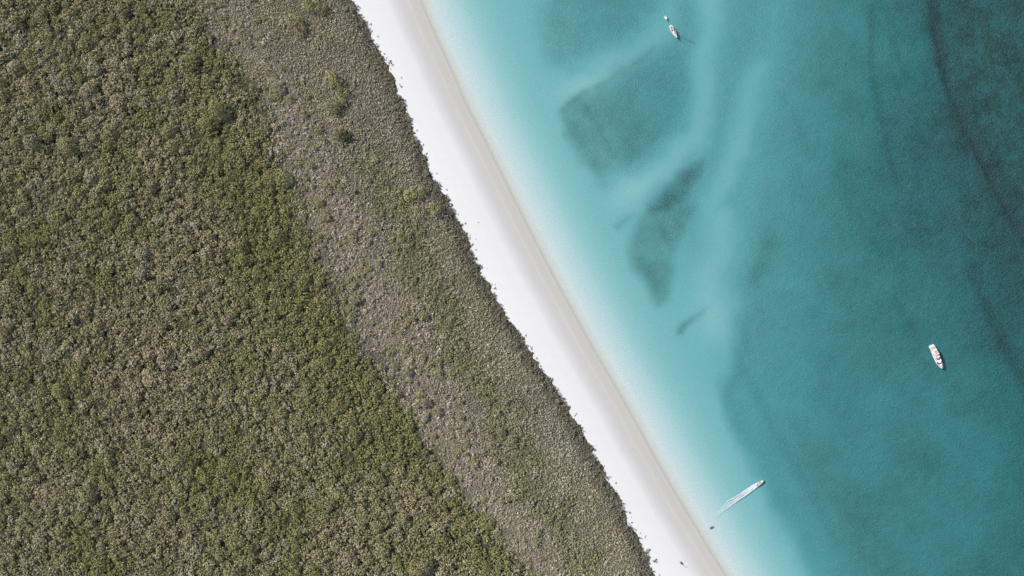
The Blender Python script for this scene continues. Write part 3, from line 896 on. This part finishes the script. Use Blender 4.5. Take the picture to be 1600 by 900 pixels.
block('foredeck_hatch', [(6.3, -0.3), (6.9, -0.3), (6.9, 0.3), (6.3, 0.3)], 2.0, 2.15, M_glass, yt, bevel=0.03)
rail('bow_rail', [(3.0, -1.95, 2.7), (5.5, -1.7, 2.85), (7.3, -0.95, 2.95), (8.6, 0, 3.0), (7.3, 0.95, 2.95), (5.5, 1.7, 2.85), (3.0, 1.95, 2.7)], 0.04, M_metal, yt)
rail('stern_rail', [(-8.2, -1.9, 1.6), (-8.2, -1.9, 2.4), (-8.2, 1.9, 2.4), (-8.2, 1.9, 1.6)], 0.04, M_metal, yt)

# ---- sailing yacht
x, y = W(1052.3, 50.2)
sb = empty('sailing_yacht', (x, y, 0), math.atan2(-18.5, 9.8))
tag(sb, 'white sailing yacht with bare mast and dark spray hood at anchor', 'sailboat')
L, B = 10.2, 3.1
hl, xs, hb = hull('hull', L, B, 0.95, 0.7, 0.62, M_white, sb, 1.7, 0.3)
block('keel', [(-1.2, -0.12), (0.9, -0.12), (1.1, 0), (0.9, 0.12), (-1.2, 0.12)], -1.7, -0.4, M_red, hl, bevel=0.02)
deck_sheet('deck', xs, hb, 0.95, 0.3, L, 0.08, 0.03, M_deck, sb)
block('cockpit', [(-4.2, -0.7), (-1.6, -0.85), (-1.6, 0.85), (-4.2, 0.7)], 0.98, 1.10, M_cockpit, sb, bevel=0.03)
for s in (-1, 1):
    block('cockpit_seat', [(-4.0, s * 0.65), (-1.7, s * 0.75), (-1.7, s * 1.1), (-4.0, s * 0.95)], 1.0, 1.32, M_white, sb)
wh = rail('steering_wheel', [(-3.0, 0.42 * math.cos(a), 1.65 + 0.42 * math.sin(a)) for a in np.linspace(0, 6.28, 14)], 0.035, M_black, sb)
block('pedestal', [(-2.95, -0.15), (-2.65, -0.15), (-2.65, 0.15), (-2.95, 0.15)], 1.05, 1.9, M_black, sb)
ct = block('cabin_trunk', rounded(-1.5, 2.9, 1.0, 1.3), 1.0, 1.5, M_white, sb, 0.12, 0, 0.06)
for s in (-1, 1):
    block('side_window', [(-0.9, s * 1.0), (1.2, s * 1.0), (1.2, s * 0.9), (-0.9, s * 0.9)], 1.16, 1.36, M_glass, ct, bevel=0.01)
block('hatch', [(1.3, -0.3), (1.95, -0.3), (1.95, 0.3), (1.3, 0.3)], 1.5, 1.6, M_glass, ct, bevel=0.03)
block('fore_hatch', [(3.1, -0.22), (3.55, -0.22), (3.55, 0.22), (3.1, 0.22)], 1.15, 1.24, M_glass, sb, bevel=0.02)
band('spray_hood', -0.3, 1.35, 0.7, 1.35, 2.05, 0.75, M_black, sb)
ms = rail('mast', [(0.7, 0, 1.4), (0.7, 0, 7), (0.62, 0, 13.6)], 0.10, M_metal, sb, 8)
for z_ in (5.5, 9.5):
    rail('spreader', [(0.62, -1.0, z_), (0.7, 0, z_ + 0.1), (0.62, 1.0, z_)], 0.05, M_metal, ms)
rail('boom', [(0.6, 0, 2.35), (-3.6, 0, 2.25)], 0.09, M_metal, sb, 8)
block('furled_sail', [(0.4, -0.16), (0.4, 0.16), (-3.3, 0.1), (-3.3, -0.1)], 2.42, 2.75, M_white, sb, 0.1, 0, 0.06)
for a_, b_ in (((5.0, 0, 1.3), (0.65, 0, 13.4)), ((-5.0, 0, 1.1), (0.6, 0, 13.5)), ((0.4, 1.4, 1.05), (0.65, 0, 13.2)), ((0.4, -1.4, 1.05), (0.65, 0, 13.2))):
    rail('stay', [a_, b_], 0.02, M_metal, ms, 4)
rail('bow_rail', [(3.4, -0.75, 1.75), (5.0, 0, 1.9), (3.4, 0.75, 1.75)], 0.025, M_metal, sb)

# ---- small dinghies
def inflatable(name, u, v, ang, L, B, label, mt, mfloor, engine=True):
    x, y = W(u, v)
    o = empty(name, (x, y, 0.0), ang); tag(o, label, 'dinghy')
    r0 = 0.2 * B / 1.5
    yy = B / 2 - r0
    pts = [(-L / 2, -yy, r0 * 0.8), (L * 0.15, -yy, r0 * 0.85), (L * 0.36, -yy * 0.7, r0 * 1.1), (L * 0.48, 0, r0 * 1.4),
           (L * 0.36, yy * 0.7, r0 * 1.1), (L * 0.15, yy, r0 * 0.85), (-L / 2, yy, r0 * 0.8)]
    bm = bmesh.new(); tube_into(bm, pts, [r0 * 0.7] + [r0] * 5 + [r0 * 0.7], 10)
    link('tube', done(bm, 'tube', mt, True), None, o)
    block('floor', [(-L * 0.44, -yy), (L * 0.15, -yy), (L * 0.4, 0), (L * 0.15, yy), (-L * 0.44, yy)], -0.08, 0.06, mfloor, o, bevel=0.02)
    block('transom', [(-L * 0.45, -yy), (-L * 0.42, -yy), (-L * 0.42, yy), (-L * 0.45, yy)], 0.0, 0.5, mfloor, o, bevel=0.01)
    block('thwart', [(-L * 0.1, -yy), (0.02 * L, -yy), (0.02 * L, yy), (-L * 0.1, yy)], 0.3, 0.36, mt, o, bevel=0.01)
    if engine:
        e = block('outboard_motor', [(-L * 0.56, -0.15), (-L * 0.44, -0.15), (-L * 0.44, 0.15), (-L * 0.56, 0.15)], 0.3, 0.85, M_black, o, 0.1)
        block('leg', [(-L * 0.51, -0.05), (-L * 0.47, -0.05), (-L * 0.47, 0.05), (-L * 0.51, 0.05)], -0.5, 0.3, M_black, e, bevel=0.01)
    return o
inflatable('dinghy', 1040.2, 28.0, math.atan2(-5, 2.6), 3.0, 1.5, 'little white dinghy floating behind the sailing yacht', M_white, M_deck, False)
inflatable('dinghy', 1112.3, 824.3, R(30), 2.7, 1.5, 'small dark grey dinghy floating in pale shallows below the foam wake', M_dkgrey, M_grey)

# ---- speedboat and its wake
x, y = W(1187.3, 754.2)
HEAD = math.atan2(51, 68)
sp_ = empty('speedboat', (x, y, 0.02), HEAD)
tag(sp_, 'small white speedboat running out from the beach ahead of its foam wake', 'speedboat')
L, B = 5.6, 2.2
hl, xs, hb = hull('hull', L, B, 0.7, 0.3, 0.88, M_white, sp_, 2.4, 0.25)
deck_sheet('foredeck', xs, hb, 0.7, 0.25, L, 0.06, 0.03, M_white, sp_, x_from=0.3)
block('cockpit_floor', [(-2.5, -0.8), (0.6, -0.9), (0.6, 0.9), (-2.5, 0.8)], 0.30, 0.42, M_cush, sp_, bevel=0.02)
for s in (-1, 1):
    block('gunwale', [(-2.7, s * 0.82), (0.7, s * 0.95), (0.7, s * 1.08), (-2.7, s * 0.95)], 0.5, 0.82, M_white, sp_, bevel=0.03)
    block('seat', [(-0.8, s * 0.2), (-0.25, s * 0.2), (-0.25, s * 0.7), (-0.8, s * 0.7)], 0.42, 1.0, M_cush, sp_)
block('stern_bench', [(-2.4, -0.75), (-1.9, -0.75), (-1.9, 0.75), (-2.4, 0.75)], 0.42, 0.85, M_cush, sp_)
band('windscreen', 0.95, 0.9, 0.5, 0.85, 1.25, 0.3, M_glass, sp_)
mo = block('outboard_motor', [(-3.3, -0.25), (-2.75, -0.25), (-2.75, 0.25), (-3.3, 0.25)], 0.55, 1.3, M_grey, sp_, 0.12)
block('leg', [(-3.1, -0.07), (-2.85, -0.07), (-2.85, 0.07), (-3.1, 0.07)], -0.5, 0.55, M_grey, mo, bevel=0.02)

m_foam, nt, out = mat('foam')
pos = position(nt)
thin = attr(nt, 'thin')['Fac']
fv = mapping(nt, pos, (1, 1, 1), (0, 0, -HEAD)); fv = mapping(nt, fv, (0.30, 1.5, 1))
fn = noise_n(nt, fv, 1.0, 5, 0.7)
cov = ramp(nt, math_n(nt, 'ADD', math_n(nt, 'SUBTRACT', fn, 0.5), thin), [(0.36, 0.0), (0.95, 0.92)])
fd = nd(nt, 'ShaderNodeBsdfDiffuse'); fd.inputs['Color'].default_value = (.80, .82, .83, 1)
ft = nd(nt, 'ShaderNodeBsdfTransparent')
fm = nd(nt, 'ShaderNodeMixShader'); nt.links.new(cov, fm.inputs[0]); nt.links.new(ft.outputs[0], fm.inputs[1]); nt.links.new(fd.outputs[0], fm.inputs[2])
nt.links.new(fm.outputs[0], out.inputs['Surface'])
def foam_strip(path, widths, thin_, hgt):
    """a ridge of foam along path (plan pixels), domed across"""
    vs, fs, at_ = [], [], []
    n = 5; m = len(path)
    # refine
    t = np.linspace(0, m - 1, m * 8)
    pu_ = np.interp(t, range(m), [p[0] for p in path]); pv2 = np.interp(t, range(m), [p[1] for p in path])
    ww = np.interp(t, range(m), widths); th = np.interp(t, range(m), thin_)
    for k in range(len(t)):
        a = max(k - 1, 0); b = min(k + 1, len(t) - 1)
        dx, dy = pu_[b] - pu_[a], pv2[b] - pv2[a]; l = math.hypot(dx, dy) + 1e-9
        nx, ny = -dy / l, dx / l
        jw = ww[k] * (0.85 + 0.3 * random.random())
        for j in range(n):
            q = (j / (n - 1) - 0.5) * 2
            X_, Y_ = W(pu_[k] + nx * q * jw, pv2[k] + ny * q * jw)
            vs.append((X_, Y_, 0.03 + hgt * (1 - q * q) * th[k])); at_.append(th[k] * (1 - 0.45 * abs(q)))
    for k in range(len(t) - 1):
        for j in range(n - 1):
            a = k * n + j; fs.append((a, a + 1, a + n + 1, a + n))
    return vs, fs, at_
VS, FS, AT = [], [], []
for path, wd, th in (
    ([(1185.5, 755.8), (1179, 760), (1170, 765.5), (1160, 772), (1150, 778.5)], [1.6, 2.6, 2.6, 2.0, 1.2], [.95, .95, .8, .6, .4]),
    ([(1185, 754), (1176, 759), (1165, 766), (1154, 773.5), (1145, 779), (1137, 783), (1133, 788), (1125, 799)], [.8, 1.3, 1.2, 1.0, 1.1, 1.1, 1.1, 1.0], [.95, .95, .88, .8, .72, .68, .62, .4]),
    ([(1186.5, 757.5), (1180, 762.5), (1171, 769), (1162, 775.5), (1152, 782), (1143, 789), (1133, 796.5), (1126, 801), (1115, 811)], [.8, 1.4, 1.5, 1.5, 1.5, 1.6, 1.5, 1.4, 1.0], [.95, .98, .95, .85, .78, .72, .68, .6, .35]),
    ([(1184, 757), (1170, 766.5), (1156, 776), (1144, 784), (1134, 792), (1124, 801), (1116, 808)], [2.6, 3.6, 4.0, 4.6, 5.0, 5.0, 4.0], [.80, .74, .66, .60, .56, .50, .38]),
    ([(1166, 772), (1157, 778), (1148, 784), (1138, 790), (1128, 798)], [.7, .9, 1, .8, .5], [.7, .65, .6, .5, .2]),
    ([(1150, 785), (1146, 790), (1141, 794), (1136, 797)], [.6, .8, .8, .5], [.4, .5, .5, .25])):
    a, b, c = foam_strip(path, wd, th, 0.22)
    o_ = len(VS); VS += a; FS += [tuple(i_ + o_ for i_ in f) for f in b]; AT += c
me = bpy.data.meshes.new('wake_foam'); me.from_pydata(VS, [], FS); me.update()
at = me.attributes.new('thin', 'FLOAT', 'POINT'); at.data.foreach_set('value', np.array(AT, np.float32))
tag(link('wake_foam', me, m_foam), 'white foam wake trailing behind the speedboat', None, None, 'stuff')

# ---- driftwood
M_drift = simple('wet_driftwood', (.06, .052, .045), 0.85, 0.35, 5)
u, v = 1064.5, 879.5
x, y = W(u, v)
dw = empty('driftwood', (x, y, float(beach_z(np.array(u), np.array(v)))), math.atan2(-4.0, 3.5))
tag(dw, 'dark driftwood stump with one thin curved branch lying on the white beach', 'driftwood')
bm = bmesh.new(); tube_into(bm, [(-1.1, 0, 0.25), (-0.5, 0.08, 0.45), (0.3, 0, 0.42), (1.1, -0.05, 0.25)], [0.3, 0.52, 0.5, 0.28], 9)
link('stump', done(bm, 'stump', M_drift), None, dw)
for a in (0.6, 2.2, 3.6, 5.0):
    bm = bmesh.new(); tube_into(bm, [(-0.5, 0, 0.4), (-0.8 + 0.5 * math.cos(a), 0.6 * math.sin(a), 0.5), (-0.9 + 0.9 * math.cos(a), 1.0 * math.sin(a), 0.2)], [0.2, 0.12, 0.05], 6)
    link('root', done(bm, 'root', M_drift), None, dw)
bm = bmesh.new(); tube_into(bm, [(0.9, 0, 0.25), (2.2, 0.1, 0.16), (3.4, 0.1, 0.14), (4.3, 0.7, 0.12), (4.9, 1.6, 0.1)], [0.2, 0.15, 0.13, 0.12, 0.05], 6)
link('branch', done(bm, 'branch', simple('pale_driftwood', (.30, .29, .27), 0.9, 0.2)), None, dw)
